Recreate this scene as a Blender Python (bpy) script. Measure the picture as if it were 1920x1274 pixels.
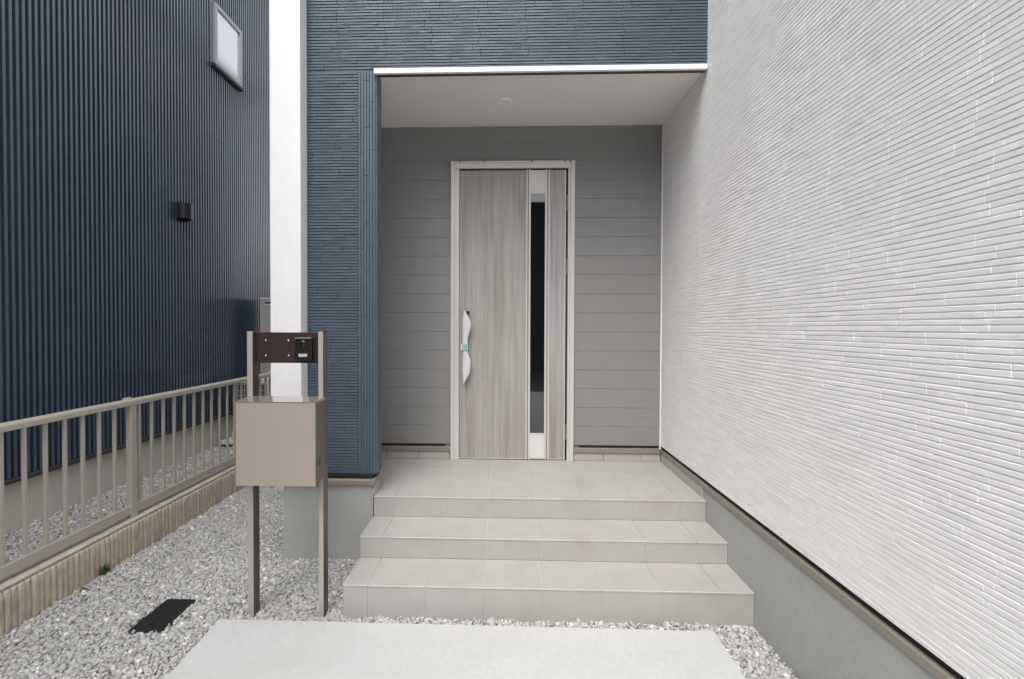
import bpy, bmesh, math, random
import numpy as np
from mathutils import Vector, Matrix, noise as mnoise

random.seed(7); rng = np.random.default_rng(7)
S = bpy.context.scene
COL = S.collection
for o in list(bpy.data.objects): bpy.data.objects.remove(o)

# ------------------------------------------------------------------ camera
F, PX, PY = 920.3, 916.8, 629.8            # focal length and principal point in photo pixels (1920 x 1274)
YAW, PITCH, ROLL, CH = 0.0333, -0.0161, 0.0030, 1.4873
cy, sy = math.cos(YAW), math.sin(YAW)
fw = Vector((-sy*math.cos(PITCH), cy*math.cos(PITCH), math.sin(PITCH)))
r0 = Vector((cy, sy, 0)); u0 = r0.cross(fw)
rt = math.cos(ROLL)*r0 + math.sin(ROLL)*u0
up = -math.sin(ROLL)*r0 + math.cos(ROLL)*u0
cam = bpy.data.cameras.new('camera'); camo = bpy.data.objects.new('camera', cam); COL.objects.link(camo)
camo.matrix_world = Matrix(((rt.x, up.x, -fw.x, 0), (rt.y, up.y, -fw.y, 0), (rt.z, up.z, -fw.z, CH), (0, 0, 0, 1)))
cam.sensor_fit = 'HORIZONTAL'; cam.sensor_width = 36; cam.lens = F/1920*36
cam.shift_x = (960-PX)/1920; cam.shift_y = -(637-PY)/1920
cam.clip_start = 0.05; cam.clip_end = 2000
S.camera = camo

# ------------------------------------------------------------------ light: bright overcast
SUN_EL, SUN_AZ = math.radians(57), math.radians(203)      # azimuth clockwise from +Y: behind the camera, to its left
w = bpy.data.worlds.new('World'); S.world = w; w.use_nodes = True
nt = w.node_tree; nt.nodes.clear()
out = nt.nodes.new('ShaderNodeOutputWorld'); bg = nt.nodes.new('ShaderNodeBackground')
sky = nt.nodes.new('ShaderNodeTexSky'); sky.sky_type = 'NISHITA'; sky.sun_disc = False
sky.sun_elevation = SUN_EL; sky.sun_rotation = SUN_AZ; sky.air_density = 1.0; sky.dust_density = 4.0; sky.ozone_density = 1.0
hsv = nt.nodes.new('ShaderNodeHueSaturation'); hsv.inputs['Saturation'].default_value = 0.22
nt.links.new(sky.outputs[0], hsv.inputs['Color']); nt.links.new(hsv.outputs[0], bg.inputs[0])
bg.inputs[1].default_value = 0.12
nt.links.new(bg.outputs[0], out.inputs[0])
sun = bpy.data.lights.new('sun', 'SUN'); suno = bpy.data.objects.new('sun', sun); COL.objects.link(suno)
sun.energy = 0.9; sun.angle = math.radians(70); sun.color = (1.0, 0.98, 0.955)
sd = Vector((math.sin(SUN_AZ)*math.cos(SUN_EL), math.cos(SUN_AZ)*math.cos(SUN_EL), math.sin(SUN_EL)))
suno.rotation_euler = sd.to_track_quat('Z', 'Y').to_euler(); suno.location = sd*30
S.view_settings.view_transform = 'Standard'; S.view_settings.look = 'None'
S.view_settings.exposure = 1.43; S.view_settings.gamma = 1.0; S.view_settings.use_curve_mapping = False
S.render.engine = 'CYCLES'; S.cycles.max_bounces = 7; S.cycles.diffuse_bounces = 5; S.cycles.glossy_bounces = 3

# ------------------------------------------------------------------ helpers
def hit(u, v, axis, val):
    """photo pixel -> point of the plane (axis = val) that it shows"""
    d = rt*((u-PX)/F) + up*(-(v-PY)/F) + fw
    o = Vector((0, 0, CH)); t = (val-o[axis])/d[axis]
    return o + d*t

MATS = {}
def mat(name, col, rough=.6, metal=0.0, spec=.5, var=0.0, vscale=8, bump=0.0, bscale=200, coat=0.0, stretch=None, attr=None, dirt=None, fine=None):
    m = bpy.data.materials.new(name); m.use_nodes = True; t = m.node_tree; b = t.nodes['Principled BSDF']
    b.inputs['Base Color'].default_value = (*col, 1); b.inputs['Roughness'].default_value = rough
    b.inputs['Metallic'].default_value = metal; b.inputs['Specular IOR Level'].default_value = spec
    b.inputs['Coat Weight'].default_value = coat; b.inputs['Coat Roughness'].default_value = .08
    tc = t.nodes.new('ShaderNodeTexCoord'); src = tc.outputs['Object']
    geo = t.nodes.new('ShaderNodeNewGeometry'); src = geo.outputs['Position']
    if stretch:
        mp = t.nodes.new('ShaderNodeMapping'); mp.inputs['Scale'].default_value = stretch
        t.links.new(src, mp.inputs[0]); src = mp.outputs[0]
    cur = None
    if attr:
        a = t.nodes.new('ShaderNodeAttribute'); a.attribute_name = attr; cur = a.outputs['Color']
    if var:
        n = t.nodes.new('ShaderNodeTexNoise'); n.inputs['Scale'].default_value = vscale; n.inputs['Detail'].default_value = 6
        n.inputs['Roughness'].default_value = .6
        t.links.new(src, n.inputs['Vector'])
        mr = t.nodes.new('ShaderNodeMapRange'); mr.inputs['From Min'].default_value = .25; mr.inputs['From Max'].default_value = .75
        mr.inputs['To Min'].default_value = 1-var; mr.inputs['To Max'].default_value = 1+var
        t.links.new(n.outputs['Fac'], mr.inputs['Value'])
        mx = t.nodes.new('ShaderNodeVectorMath'); mx.operation = 'SCALE'
        if cur: t.links.new(cur, mx.inputs[0])
        else: mx.inputs[0].default_value = col
        t.links.new(mr.outputs[0], mx.inputs['Scale']); cur = mx.outputs[0]
    if fine:                                   # (scale, amount): pores and grains
        n = t.nodes.new('ShaderNodeTexNoise'); n.inputs['Scale'].default_value = fine[0]; n.inputs['Detail'].default_value = 8; n.inputs['Roughness'].default_value = .75
        t.links.new(src, n.inputs['Vector'])
        mr = t.nodes.new('ShaderNodeMapRange'); mr.inputs['From Min'].default_value = .3; mr.inputs['From Max'].default_value = .7
        mr.inputs['To Min'].default_value = 1-fine[1]; mr.inputs['To Max'].default_value = 1+fine[1]*.6
        t.links.new(n.outputs['Fac'], mr.inputs['Value'])
        mx = t.nodes.new('ShaderNodeVectorMath'); mx.operation = 'SCALE'
        if cur: t.links.new(cur, mx.inputs[0])
        else: mx.inputs[0].default_value = col
        t.links.new(mr.outputs[0], mx.inputs['Scale']); cur = mx.outputs[0]
    if dirt:                                   # (colour, scale, threshold, strength): irregular stains
        n = t.nodes.new('ShaderNodeTexNoise'); n.inputs['Scale'].default_value = dirt[1]; n.inputs['Detail'].default_value = 8
        t.links.new(src, n.inputs['Vector'])
        mr = t.nodes.new('ShaderNodeMapRange'); mr.inputs['From Min'].default_value = dirt[2]; mr.inputs['From Max'].default_value = dirt[2]+.18
        mr.inputs['To Max'].default_value = dirt[3]; t.links.new(n.outputs['Fac'], mr.inputs['Value'])
        mx = t.nodes.new('ShaderNodeMix'); mx.data_type = 'RGBA'; t.links.new(mr.outputs[0], mx.inputs['Factor'])
        if cur: t.links.new(cur, mx.inputs['A'])
        else: mx.inputs['A'].default_value = (*col, 1)
        mx.inputs['B'].default_value = (*dirt[0], 1); cur = mx.outputs['Result']
    if cur: t.links.new(cur, b.inputs['Base Color'])
    if bump:
        n = t.nodes.new('ShaderNodeTexNoise'); n.inputs['Scale'].default_value = bscale; n.inputs['Detail'].default_value = 5
        t.links.new(src, n.inputs['Vector'])
        bp = t.nodes.new('ShaderNodeBump'); bp.inputs['Strength'].default_value = bump; bp.inputs['Distance'].default_value = .002
        t.links.new(n.outputs['Fac'], bp.inputs['Height']); t.links.new(bp.outputs[0], b.inputs['Normal'])
    MATS[name] = m
    return m

M_white  = mat('white_siding', (.86, .853, .852), .6, var=.03, vscale=5, bump=.25, bscale=260)
M_column = mat('white_corner_siding', (.84, .835, .845), .5, var=.02, vscale=5, bump=.1, bscale=260)
M_blue   = mat('slate_blue_siding', (.072, .104, .138), .45, var=.08, vscale=9, bump=.3, bscale=260)
M_grey   = mat('grey_board', (.248, .243, .237), .6, var=.05, vscale=6, stretch=(1.0, 1.0, 5.0), bump=.25, bscale=120)
M_soffit = mat('soffit_board', (.74, .71, .67), .7, var=.015, vscale=4, bump=.1)
M_alum   = mat('white_aluminium', (.86, .87, .88), .35)
M_found  = mat('foundation_mortar', (.41, .415, .405), .85, var=.07, vscale=3.5, bump=.35, bscale=180, dirt=((.30, .295, .275), 2.2, .54, .6), fine=(45, .10))
M_taupe  = mat('taupe_flashing', (.25, .225, .19), .4, var=.04, vscale=10)
M_gap    = mat('dark_vent_gap', (.008, .008, .008), .8)
M_tile   = mat('porcelain_tile', (.428, .411, .390), .48, var=.06, vscale=7, bump=.2, bscale=320, dirt=((.35, .322, .288), 3.0, .55, .5), fine=(70, .08))
M_grout  = mat('grout', (.56, .54, .515), .85, var=.10, vscale=30)
M_pad    = mat('pale_concrete', (.535, .535, .53), .75, var=.06, vscale=2.2, bump=.5, bscale=70, dirt=((.465, .46, .44), 1.7, .54, .7), fine=(38, .10))
M_frame  = mat('champagne_aluminium', (.64, .62, .60), .32, metal=.15, var=.02, vscale=15)
M_panelw = mat('pale_panel', (.70, .68, .66), .45)
M_dark   = mat('black_gap_bracket', (.012, .011, .011), .6)  # door gaps, shade put into the colour; handle brackets too
M_navy   = mat('navy_ribbed_steel', (.042, .070, .120), .26, spec=.5, var=.08, vscale=3, coat=1.0)
M_navy.node_tree.nodes['Principled BSDF'].inputs['IOR'].default_value = 2.3
M_navy.node_tree.nodes['Principled BSDF'].inputs['Coat Roughness'].default_value = .22
M_nfound = mat('neighbour_foundation', (.68, .65, .595), .85, var=.06, vscale=3, bump=.3, bscale=160)
M_nflash = mat('dark_flashing', (.05, .047, .045), .35)
M_fence  = mat('bronze_aluminium', (.52, .485, .42), .36, metal=.05, var=.04, vscale=20)
M_post   = mat('stand_bronze', (.070, .056, .047), .34, var=.03, vscale=20, coat=.0)
M_strip  = mat('stand_front_strip', (.43, .40, .36), .30, metal=.15, var=.03, vscale=20)
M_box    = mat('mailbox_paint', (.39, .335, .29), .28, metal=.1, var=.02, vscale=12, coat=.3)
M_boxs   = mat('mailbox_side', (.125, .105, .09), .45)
M_boxl   = mat('mailbox_lid', (.34, .29, .25), .10, metal=.35, coat=.8)
M_brown  = mat('dark_brown_plate', (.040, .024, .022), .38, var=.08, vscale=12)
M_black  = mat('black_plastic', (.012, .012, .013), .35)
M_black2 = mat('matte_black_plastic', (.0085, .0085, .009), .55, var=.2, vscale=25, bump=.3)
M_steel  = mat('steel_screw', (.75, .74, .72), .3, metal=.8)
M_plate  = mat('name_plate', (.45, .45, .47), .4, var=.25, vscale=400)
M_block  = mat('ribbed_block', (.60, .50, .39), .9, var=.14, vscale=26, bump=.8, bscale=140, dirt=((.36, .29, .22), 7, .56, .6))
M_cap    = mat('block_top', (.58, .52, .43), .9, var=.10, vscale=16, bump=.6, bscale=120, dirt=((.30, .27, .22), 6, .55, .6))
M_stone  = mat('gravel_stone', (.4, .4, .4), .8, attr='Col', var=.12, vscale=160)
M_bed    = mat('gravel_bed', (.20, .195, .19), .95, var=.35, vscale=60, bump=1.0, bscale=60)
M_road   = mat('asphalt', (.055, .056, .058), .9, var=.2, vscale=40, bump=.5, bscale=200)
M_unit   = mat('outdoor_unit_paint', (.62, .61, .58), .45)
M_tank   = mat('tank_paint', (.40, .39, .39), .42)
M_fins   = mat('coil_fins', (.06, .06, .062), .5, var=.3, vscale=90)
M_conc   = mat('unit_base', (.58, .57, .54), .85, var=.08, vscale=12)
M_weed   = mat('weed_leaf', (.085, .16, .025), .6, var=.3, vscale=40)
M_wrap   = mat('foam_wrap', (.66, .65, .66), .45, var=.05, vscale=30)
M_tag    = mat('cyan_tag', (.10, .50, .56), .5)
M_tagy   = mat('pale_tag', (.62, .66, .40), .5)
M_pane   = mat('frosted_pane', (.88, .88, .93), .12, metal=.7, coat=.6)
M_wframe = mat('grey_window_frame', (.48, .48, .50), .35, metal=.3)
M_house2 = mat('dark_render', (.035, .037, .040), .8, var=.15, vscale=2)
M_house3 = mat('brown_render', (.22, .19, .165), .8, var=.1, vscale=2)
M_roof2  = mat('dark_roof', (.03, .03, .032), .7)
M_lamp   = mat('downlight_trim', (.92, .90, .87), .4)
M_lens   = mat('downlight_lens', (.85, .84, .82), .2)

# wood-grain door skin
def wood():
    m = bpy.data.materials.new('greyed_woodgrain'); m.use_nodes = True; t = m.node_tree; b = t.nodes['Principled BSDF']
    g = t.nodes.new('ShaderNodeNewGeometry')
    def nz(scale, st, det=6, dist=0.0):
        mp = t.nodes.new('ShaderNodeMapping'); mp.inputs['Scale'].default_value = st; t.links.new(g.outputs['Position'], mp.inputs[0])
        n = t.nodes.new('ShaderNodeTexNoise'); n.inputs['Scale'].default_value = scale; n.inputs['Detail'].default_value = det
        n.inputs['Distortion'].default_value = dist; t.links.new(mp.outputs[0], n.inputs['Vector']); return n.outputs['Fac']
    a = nz(1.0, (26, 1, 1.0), 9, .35); c = nz(1.0, (130, 1, 3.2), 9, .3); d = nz(1.0, (8, 1, 1.1), 4)
    def lin(s1, w1, s2):
        q = t.nodes.new('ShaderNodeMath'); q.operation = 'MULTIPLY_ADD'; t.links.new(s1, q.inputs[0]); q.inputs[1].default_value = w1
        if isinstance(s2, float): q.inputs[2].default_value = s2
        else: t.links.new(s2, q.inputs[2])
        return q.outputs[0]
    f = lin(a, .62, lin(c, .34, lin(d, .34, -.15)))
    cr = t.nodes.new('ShaderNodeValToRGB'); e = cr.color_ramp.elements
    e[0].position = .33; e[0].color = (.255, .232, .212, 1); e[1].position = .72; e[1].color = (.49, .455, .425, 1)
    x = e.new(.5); x.color = (.36, .336, .312, 1); x = e.new(.60); x.color = (.40, .385, .362, 1)
    t.links.new(f, cr.inputs[0])
    t.links.new(cr.outputs[0], b.inputs['Base Color']); b.inputs['Roughness'].default_value = .5
    bp = t.nodes.new('ShaderNodeBump'); bp.inputs['Strength'].default_value = .15; bp.inputs['Distance'].default_value = .001
    t.links.new(c, bp.inputs['Height']); t.links.new(bp.outputs[0], b.inputs['Normal'])
    return m
M_wood = wood()

def course_tone(m, z0, lo, hi):
    """slight difference of tone from one moulded piece of a course to the next"""
    t = m.node_tree; b = t.nodes['Principled BSDF']; old = b.inputs['Base Color'].links[0].from_socket
    g = t.nodes.new('ShaderNodeNewGeometry'); a = t.nodes.new('ShaderNodeVectorMath'); a.operation = 'SUBTRACT'; a.inputs[1].default_value = (0, 0, z0)
    d = t.nodes.new('ShaderNodeVectorMath'); d.operation = 'DIVIDE'; d.inputs[1].default_value = (50, .105, .01896)
    f = t.nodes.new('ShaderNodeVectorMath'); f.operation = 'FLOOR'; w_ = t.nodes.new('ShaderNodeTexWhiteNoise'); w_.noise_dimensions = '3D'
    t.links.new(g.outputs['Position'], a.inputs[0]); t.links.new(a.outputs[0], d.inputs[0]); t.links.new(d.outputs[0], f.inputs[0]); t.links.new(f.outputs[0], w_.inputs['Vector'])
    r_ = t.nodes.new('ShaderNodeMapRange'); r_.inputs['To Min'].default_value = lo; r_.inputs['To Max'].default_value = hi; t.links.new(w_.outputs['Value'], r_.inputs['Value'])
    x = t.nodes.new('ShaderNodeVectorMath'); x.operation = 'SCALE'; t.links.new(old, x.inputs[0]); t.links.new(r_.outputs[0], x.inputs['Scale']); t.links.new(x.outputs[0], b.inputs['Base Color'])
course_tone(M_white, .531, .955, 1.025)

def glass_dark():
    m = bpy.data.materials.new('tinted_glass'); m.use_nodes = True; b = m.node_tree.nodes['Principled BSDF']
    b.inputs['Base Color'].default_value = (.006, .008, .010, 1); b.inputs['Roughness'].default_value = .015
    b.inputs['IOR'].default_value = 1.62; b.inputs['Coat Weight'].default_value = 1.0; b.inputs['Coat Roughness'].default_value = .01
    n = m.node_tree.nodes.new('ShaderNodeTexNoise'); n.inputs['Scale'].default_value = 14
    bp = m.node_tree.nodes.new('ShaderNodeBump'); bp.inputs['Strength'].default_value = .06; bp.inputs['Distance'].default_value = .002
    m.node_tree.links.new(n.outputs['Fac'], bp.inputs['Height']); m.node_tree.links.new(bp.outputs[0], b.inputs['Normal'])
    return m
M_glass = glass_dark()

def thing(name, label, cat, loc=(0, 0, 0), group=None):
    o = bpy.data.objects.new(name, None); COL.objects.link(o); o.location = loc; o.empty_display_size = .1
    o['label'] = label; o['category'] = cat
    if group: o['group'] = group
    return o

def adopt(o, parent):
    if parent is None: return o
    o.parent = parent
    if parent.type == 'EMPTY': o.matrix_parent_inverse = Matrix.Translation(-Vector(parent.location))
    return o

def obj(name, me, m=None, parent=None, loc=None):
    o = bpy.data.objects.new(name, me); COL.objects.link(o)
    if m and not me.materials: me.materials.append(m)
    if loc is not None: o.location = loc
    return adopt(o, parent)

def bm_mesh(bm, name, smooth=False):
    me = bpy.data.meshes.new(name); bm.normal_update(); bm.to_mesh(me); bm.free()
    if smooth: me.polygons.foreach_set('use_smooth', [True]*len(me.polygons))
    return me

def box_bm(lo, hi, bevel=0.0, seg=1, bm=None):
    b2 = bmesh.new(); lo = Vector(lo); hi = Vector(hi)
    bmesh.ops.create_cube(b2, size=1, matrix=Matrix.Translation((lo+hi)/2) @ Matrix.Diagonal((*(hi-lo), 1)))
    if bevel: bmesh.ops.bevel(b2, geom=list(b2.edges), offset=min(bevel, .45*min(hi-lo)), segments=seg, affect='EDGES', profile=.5)
    if bm is None: return b2
    me = bpy.data.meshes.new('tmp'); b2.to_mesh(me); b2.free(); bm.from_mesh(me); bpy.data.meshes.remove(me); return bm

def box(name, lo, hi, m, parent=None, bevel=.0015, seg=1, centre=False):
    lo = Vector(lo); hi = Vector(hi)
    return obj(name, bm_mesh(box_bm(lo, hi, bevel, seg), name), m, parent)

def prism(name, poly, axis, a, b_, m, parent=None, bevel=0.0):
    """polygon extruded along an axis (0 x: poly in (y,z); 1 y: poly in (x,z); 2 z: poly in (x,y))"""
    bm = bmesh.new()
    def P(p, t): return {0: (t, p[0], p[1]), 1: (p[0], t, p[1]), 2: (p[0], p[1], t)}[axis]
    v0 = [bm.verts.new(P(p, a)) for p in poly]; v1 = [bm.verts.new(P(p, b_)) for p in poly]
    n = len(poly); bm.faces.new(v0); bm.faces.new(v1[::-1])
    for i in range(n): bm.faces.new((v0[i], v1[i], v1[(i+1) % n], v0[(i+1) % n]))
    bmesh.ops.recalc_face_normals(bm, faces=bm.faces)
    if bevel: bmesh.ops.bevel(bm, geom=list(bm.edges), offset=bevel, segments=2, affect='EDGES')
    return obj(name, bm_mesh(bm, name), m, parent)

def raw(name, verts, faces, m, parent=None, smooth=False):
    me = bpy.data.meshes.new(name); me.from_pydata(verts, [], faces); me.update()
    if smooth: me.polygons.foreach_set('use_smooth', [True]*len(me.polygons))
    return obj(name, me, m, parent)

def lathe_bm(prof, n=24, axis='z', org=(0, 0, 0)):
    bm = bmesh.new(); rings = []
    for r, h in prof:
        ring = []
        for i in range(n):
            a = 2*math.pi*i/n; c, s = r*math.cos(a), r*math.sin(a)
            p = (c, s, h) if axis == 'z' else ((c, h, s) if axis == 'y' else (h, c, s))
            ring.append(bm.verts.new(Vector(org)+Vector(p)))
        rings.append(ring)
    for a, b in zip(rings, rings[1:]):
        for i in range(n): bm.faces.new((a[i], a[(i+1) % n], b[(i+1) % n], b[i]))
    bm.faces.new(rings[0]); bm.faces.new(rings[-1][::-1])
    bmesh.ops.recalc_face_normals(bm, faces=bm.faces)
    return bm

# ------------------------------------------------------------------ key measures (metres; z = 0 is the walking pad)
XW = 1.2586                     # face of the white wall on the right
YF = 3.150                      # blue facade
YB = 4.030                      # back wall of the porch
XL = -1.291                     # left inner side of the porch / right side of the white column
XC = -1.484                     # left side of the white column
ZTOP = 5.7
GZ = -.015                      # top of the gravel
LAND = .4009
Z1, Z2, Y0, TR = .1442, .2689, 2.5165, .3024
Y1, Y2 = Y0+TR, Y0+2*TR
ZS = 3.125                      # soffit
ROW, PAIR, LEN = .01896, .03792, .303

# ------------------------------------------------------------------ ground
g = raw('ground', [(-300, -300, -.09), (300, -300, -.09), (300, 300, -.09), (-300, 300, -.09)], [(0, 1, 2, 3)], M_bed); g['kind'] = 'structure'
g = box('road', (-60, -9.0, -.14), (60, -3.6, -.075), M_road, bevel=0); g['kind'] = 'structure'
g = box('gravel_bed', (-2.48, -2.2, -.12), (1.30, 9.0, -.034), M_bed, bevel=0); g['kind'] = 'structure'
g = box('neighbour_gravel_bed', (-3.22, -2.2, -.12), (-2.56, 9.0, .152), M_bed, bevel=0); g['kind'] = 'structure'
pad_poly = [(-1.452, 2.430), (1.030, 2.424), (1.015, 1.2), (1.0, -3.4), (-1.30, -3.4), (-1.395, 1.2)]
pad = prism('concrete_path', pad_poly, 2, -.11, .002, M_pad, bevel=.004); pad['kind'] = 'structure'

# ------------------------------------------------------------------ thin-brick siding
def strip_variant(L, seed, upper=0, kind=0, row=ROW):
    """one thin brick, running along +x from 0 to L, height along +z, proud towards -y; stepped faces"""
    d0, d1, tilt = ((.0025, .0036, .0005), (.0042, .0072, .0007))[kind]
    r = random.Random(seed); xs = [0.0]
    while xs[-1] < L-.05:
        xs.append(min(L, xs[-1]+r.uniform(.05, .125)))
    if L-xs[-1] > 1e-4: xs.append(L)
    if len(xs) > 2 and xs[-1]-xs[-2] < .02: xs.pop(-2)
    if len(xs) < 2: xs = [0.0, L]
    V, Fc = [], []; g = (.0002, .0007)[kind]; e = (.0024, .0016)[kind]; low = (.40, .42)[kind]
    ds = [r.uniform(d0, d1) for _ in xs[1:]]
    for k, d in enumerate(ds):
        a, b = xs[k], xs[k+1]
        colm = [(a, 1.0), (b, 1.0)]
        if k == 0: colm[0:1] = [(a+g, low), (a+e, 1.0)]
        if k == len(ds)-1: colm[-1:] = [(b-e, 1.0), (b-g, low)]
        tl = r.uniform(-tilt, tilt); top = .0012*upper; i = len(V)
        for x, q in colm:
            for zz, yy in ((.0010+.0008*upper, 0), (.0022+.0006*upper, (-d-tl*.5)*q), (row-.0034-top, (-d+tl*.5)*q), (row-.0006-top, 0)):
                V.append((x, yy, zz))
        n = len(colm)
        for c in range(n-1):
            for q in range(3): Fc.append((i+4*c+q, i+4*c+4+q, i+4*c+5+q, i+4*c+1+q))
        Fc.append((i, i+1, i+2, i+3)); m_ = i+4*(n-1); Fc.append((m_, m_+3, m_+2, m_+1))
    return np.array(V), Fc

VARS = [[strip_variant(LEN, 100+i, i % 2, k) for i in range(32)] for k in (0, 1)]

def siding(part, m, frame, W, H, singles, prefer=None, skip=None, stagger=True, name='brick', seed=1, kind=0):
    """frame: function (u, n, v) -> world; u along the courses, v up them. Bricks that cover most of the picture are objects."""
    VAR = VARS[kind]; r = random.Random(seed); items = []
    nrow = int(H/PAIR)
    for k in range(nrow+1):
        off = -r.uniform(0, LEN)
        u = off
        while u < W-.004:
            for h in range(2):
                v = (2*k+h)*ROW
                if v+ROW > H+.001: continue
                a, b = max(u, 0), min(u+LEN, W)
                if b-a < .012: continue
                if skip and skip((a+b)/2, v+ROW/2, a, b): continue
                items.append((a, b, v, r.randrange(len(VAR)//2)*2+h, u))
            u += LEN
    full = [it for it in items if abs(it[1]-it[0]-LEN) < 1e-6]
    part_ = [it for it in items if abs(it[1]-it[0]-LEN) >= 1e-6]
    if prefer: full.sort(key=lambda it: -prefer(*frame((it[0]+it[1])/2, 0, it[2])))
    chosen = full[:singles]; rest = full[singles:]
    o0 = Vector(frame(0, 0, 0)); U = Vector(frame(1, 0, 0))-o0; N = Vector(frame(0, 1, 0))-o0; Vv = Vector(frame(0, 0, 1))-o0
    B = Matrix((U, N, Vv)).transposed()
    mes = {}
    for it in chosen:
        if it[3] not in mes:
            vs, fs = VAR[it[3]]
            vv = (vs @ np.array(B).T)
            me = bpy.data.meshes.new(name); me.from_pydata(vv.tolist(), [], fs); me.update(); me.materials.append(m)
            bmx = bmesh.new(); bmx.from_mesh(me); bmesh.ops.recalc_face_normals(bmx, faces=bmx.faces); bmx.to_mesh(me); bmx.free()
            mes[it[3]] = me
        obj(name, mes[it[3]], None, part, Vector(frame(it[0], 0, it[2])))
    V, Fc = [], []
    Bn = np.array(B).T
    for it in rest+part_:
        if it in part_ and True:
            vs, fs = VAR[it[3]] if abs(it[1]-it[0]-LEN) < 1e-6 else strip_variant(it[1]-it[0], r.random(), it[3] % 2, kind)
        else: vs, fs = VAR[it[3]]
        base = sum(len(x) for x in V[-1:])*0
        V.append((vs + np.array([it[0], 0, it[2]])) @ Bn + np.array(o0)); Fc.append(fs)
    verts = np.concatenate(V) if V else np.zeros((0, 3)); faces = []; k = 0
    for vs, fs in zip(V, Fc):
        faces += [tuple(i+k for i in f) for f in fs]; k += len(vs)
    if len(verts):
        o = raw(name+'_courses', verts.tolist(), faces, m, part); o['kind'] = 'stuff'
    return len(items)

def area(x, y, z):
    p = Vector((x, y, z))-Vector((0, 0, CH)); d = p.dot(fw)
    if d < .2: return -1
    a = PX+F*p.dot(rt)/d; b = PY-F*p.dot(up)/d
    if not (0 < a < 1920 and 0 < b < 1274): return -1
    return 1/p.length_squared*abs(p.normalized().x if abs(x-XW) < .02 else p.normalized().y)

# ------------------------------------------------------------------ our house
house = thing('house', 'new house with slate blue facade, white brick side wall and recessed grey porch', 'house', (0, 4.0, -.05))

# white wall on the right
WB = XW+.0062
wall_r = box('white_side_wall', (WB, -1.6, .5295), (WB+.20, 8.5, ZTOP), M_white, house, bevel=0)
# courses run along -y (from back to front) as seen from the camera: u=0 at the back corner
siding(wall_r, M_white, lambda u, n, v: (WB+n, YB-.012-u, .531+v), 5.55, ZTOP-.55, 300, prefer=area,
       skip=lambda c, v, a, b: a < .795 < b and False, seed=3)
box('panel_joint', (WB-.0034, YF+.0725, .531), (WB, YF+.0785, ZS), M_white, wall_r, bevel=.0005)
box('corner_bead', (WB-.010, YB-.016, .50), (WB+.001, YB-.003, ZS-.001), M_alum, house, bevel=.001)
# blue facade (above the porch and the wing wall left of it)
FB = YF+.0062
bm = bmesh.new()
box_bm((XL, FB, 3.142), (WB, FB+.12, ZTOP), 0, bm=bm); box_bm((XL, FB, .532), (-.838, FB+.115, 3.1415), 0, bm=bm)
facade = obj('blue_facade', bm_mesh(bm, 'blue_facade'), M_blue, house)
XK = -.952                      # where the upright corner bricks begin
siding(facade, M_blue, lambda u, n, v: (XL+.006+u, FB+n, 3.1440+v), WB-XL-.012, ZTOP-3.16, 230, prefer=area, seed=5, kind=1)
siding(facade, M_blue, lambda u, n, v: (XL+.006+u, FB+n, .534+v), XK-XL-.006, 3.142-.534-.006, 70, prefer=area, seed=9, kind=1)
corner = box('corner_trim', (XK+.001, FB-.0015, .532), (-.839, FB-.0002, 3.128), M_blue, house, bevel=0)
def upright(part, m, x0, x1, y, z0, z1, seed):
    siding(part, m, lambda u, n, v: (x0+v, y+n, z0+u), z1-z0, x1-x0, 300, seed=seed, kind=1)
upright(corner, M_blue, XK, -.839, FB-.0015, .533, 3.128, 21)
# wing-wall inner side: upright bricks on the return
ret = box('return_trim', (-.8378, FB, .532), (-.8366, FB+.113, 3.128), M_blue, house, bevel=0)
siding(ret, M_blue, lambda u, n, v: (-.8366-n, FB+.113-v, .533+u), 3.128-.533, .113, 0, seed=23, kind=1)
# white column at the left end
col = box('white_column', (XC, 3.0562, .532), (XL, 8.5, ZTOP), M_column, house, bevel=.001)
siding(col, M_column, lambda u, n, v: (XC+.002+v, 3.0562+n*.28, .534+u), ZTOP-.55, .19, 200, prefer=lambda x, y, z: 10-z, seed=31)
box('column_return', (XL-.001, 3.0510, .534), (XL+.0042, FB-.0005, ZTOP-.01), M_column, house, bevel=.001)
# porch ceiling, drip edge, lamp
soff = box('soffit', (XL-.02, YF+.048, ZS), (WB, YB+.1, 3.1405), M_soffit, house, bevel=0)
drip = prism('drip_edge', [(YF-.012, 3.1425), (YF-.012, 3.113), (YF+.010, 3.113), (YF+.010, 3.117), (YF-.006, 3.117), (YF-.006, 3.134), (YF+.02, 3.134), (YF+.02, 3.1415), (YF-.004, 3.1425)],
             0, -.846, WB-.008, M_alum, house)
box('drip_reveal', (-.838, YF+.0205, 3.1155), (WB, YF+.0478, 3.1335), M_nflash, house, bevel=0)
dl = obj('downlight', bm_mesh(lathe_bm([(.047, ZS-.0045), (.052, ZS-.004), (.054, ZS-.0005), (.054, ZS+.001), (.038, ZS+.001), (.036, ZS-.004)], 32, 'z', (-.008, 3.574, 0)), 'downlight', True), M_lamp, soff)
obj('lens', bm_mesh(lathe_bm([(.034, ZS-.0055), (.026, ZS-.007), (.001, ZS-.0078), (.0005, ZS-.003), (.034, ZS-.003)], 32, 'z', (-.008, 3.574, 0)), 'lens', True), M_lens, soff)
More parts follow.
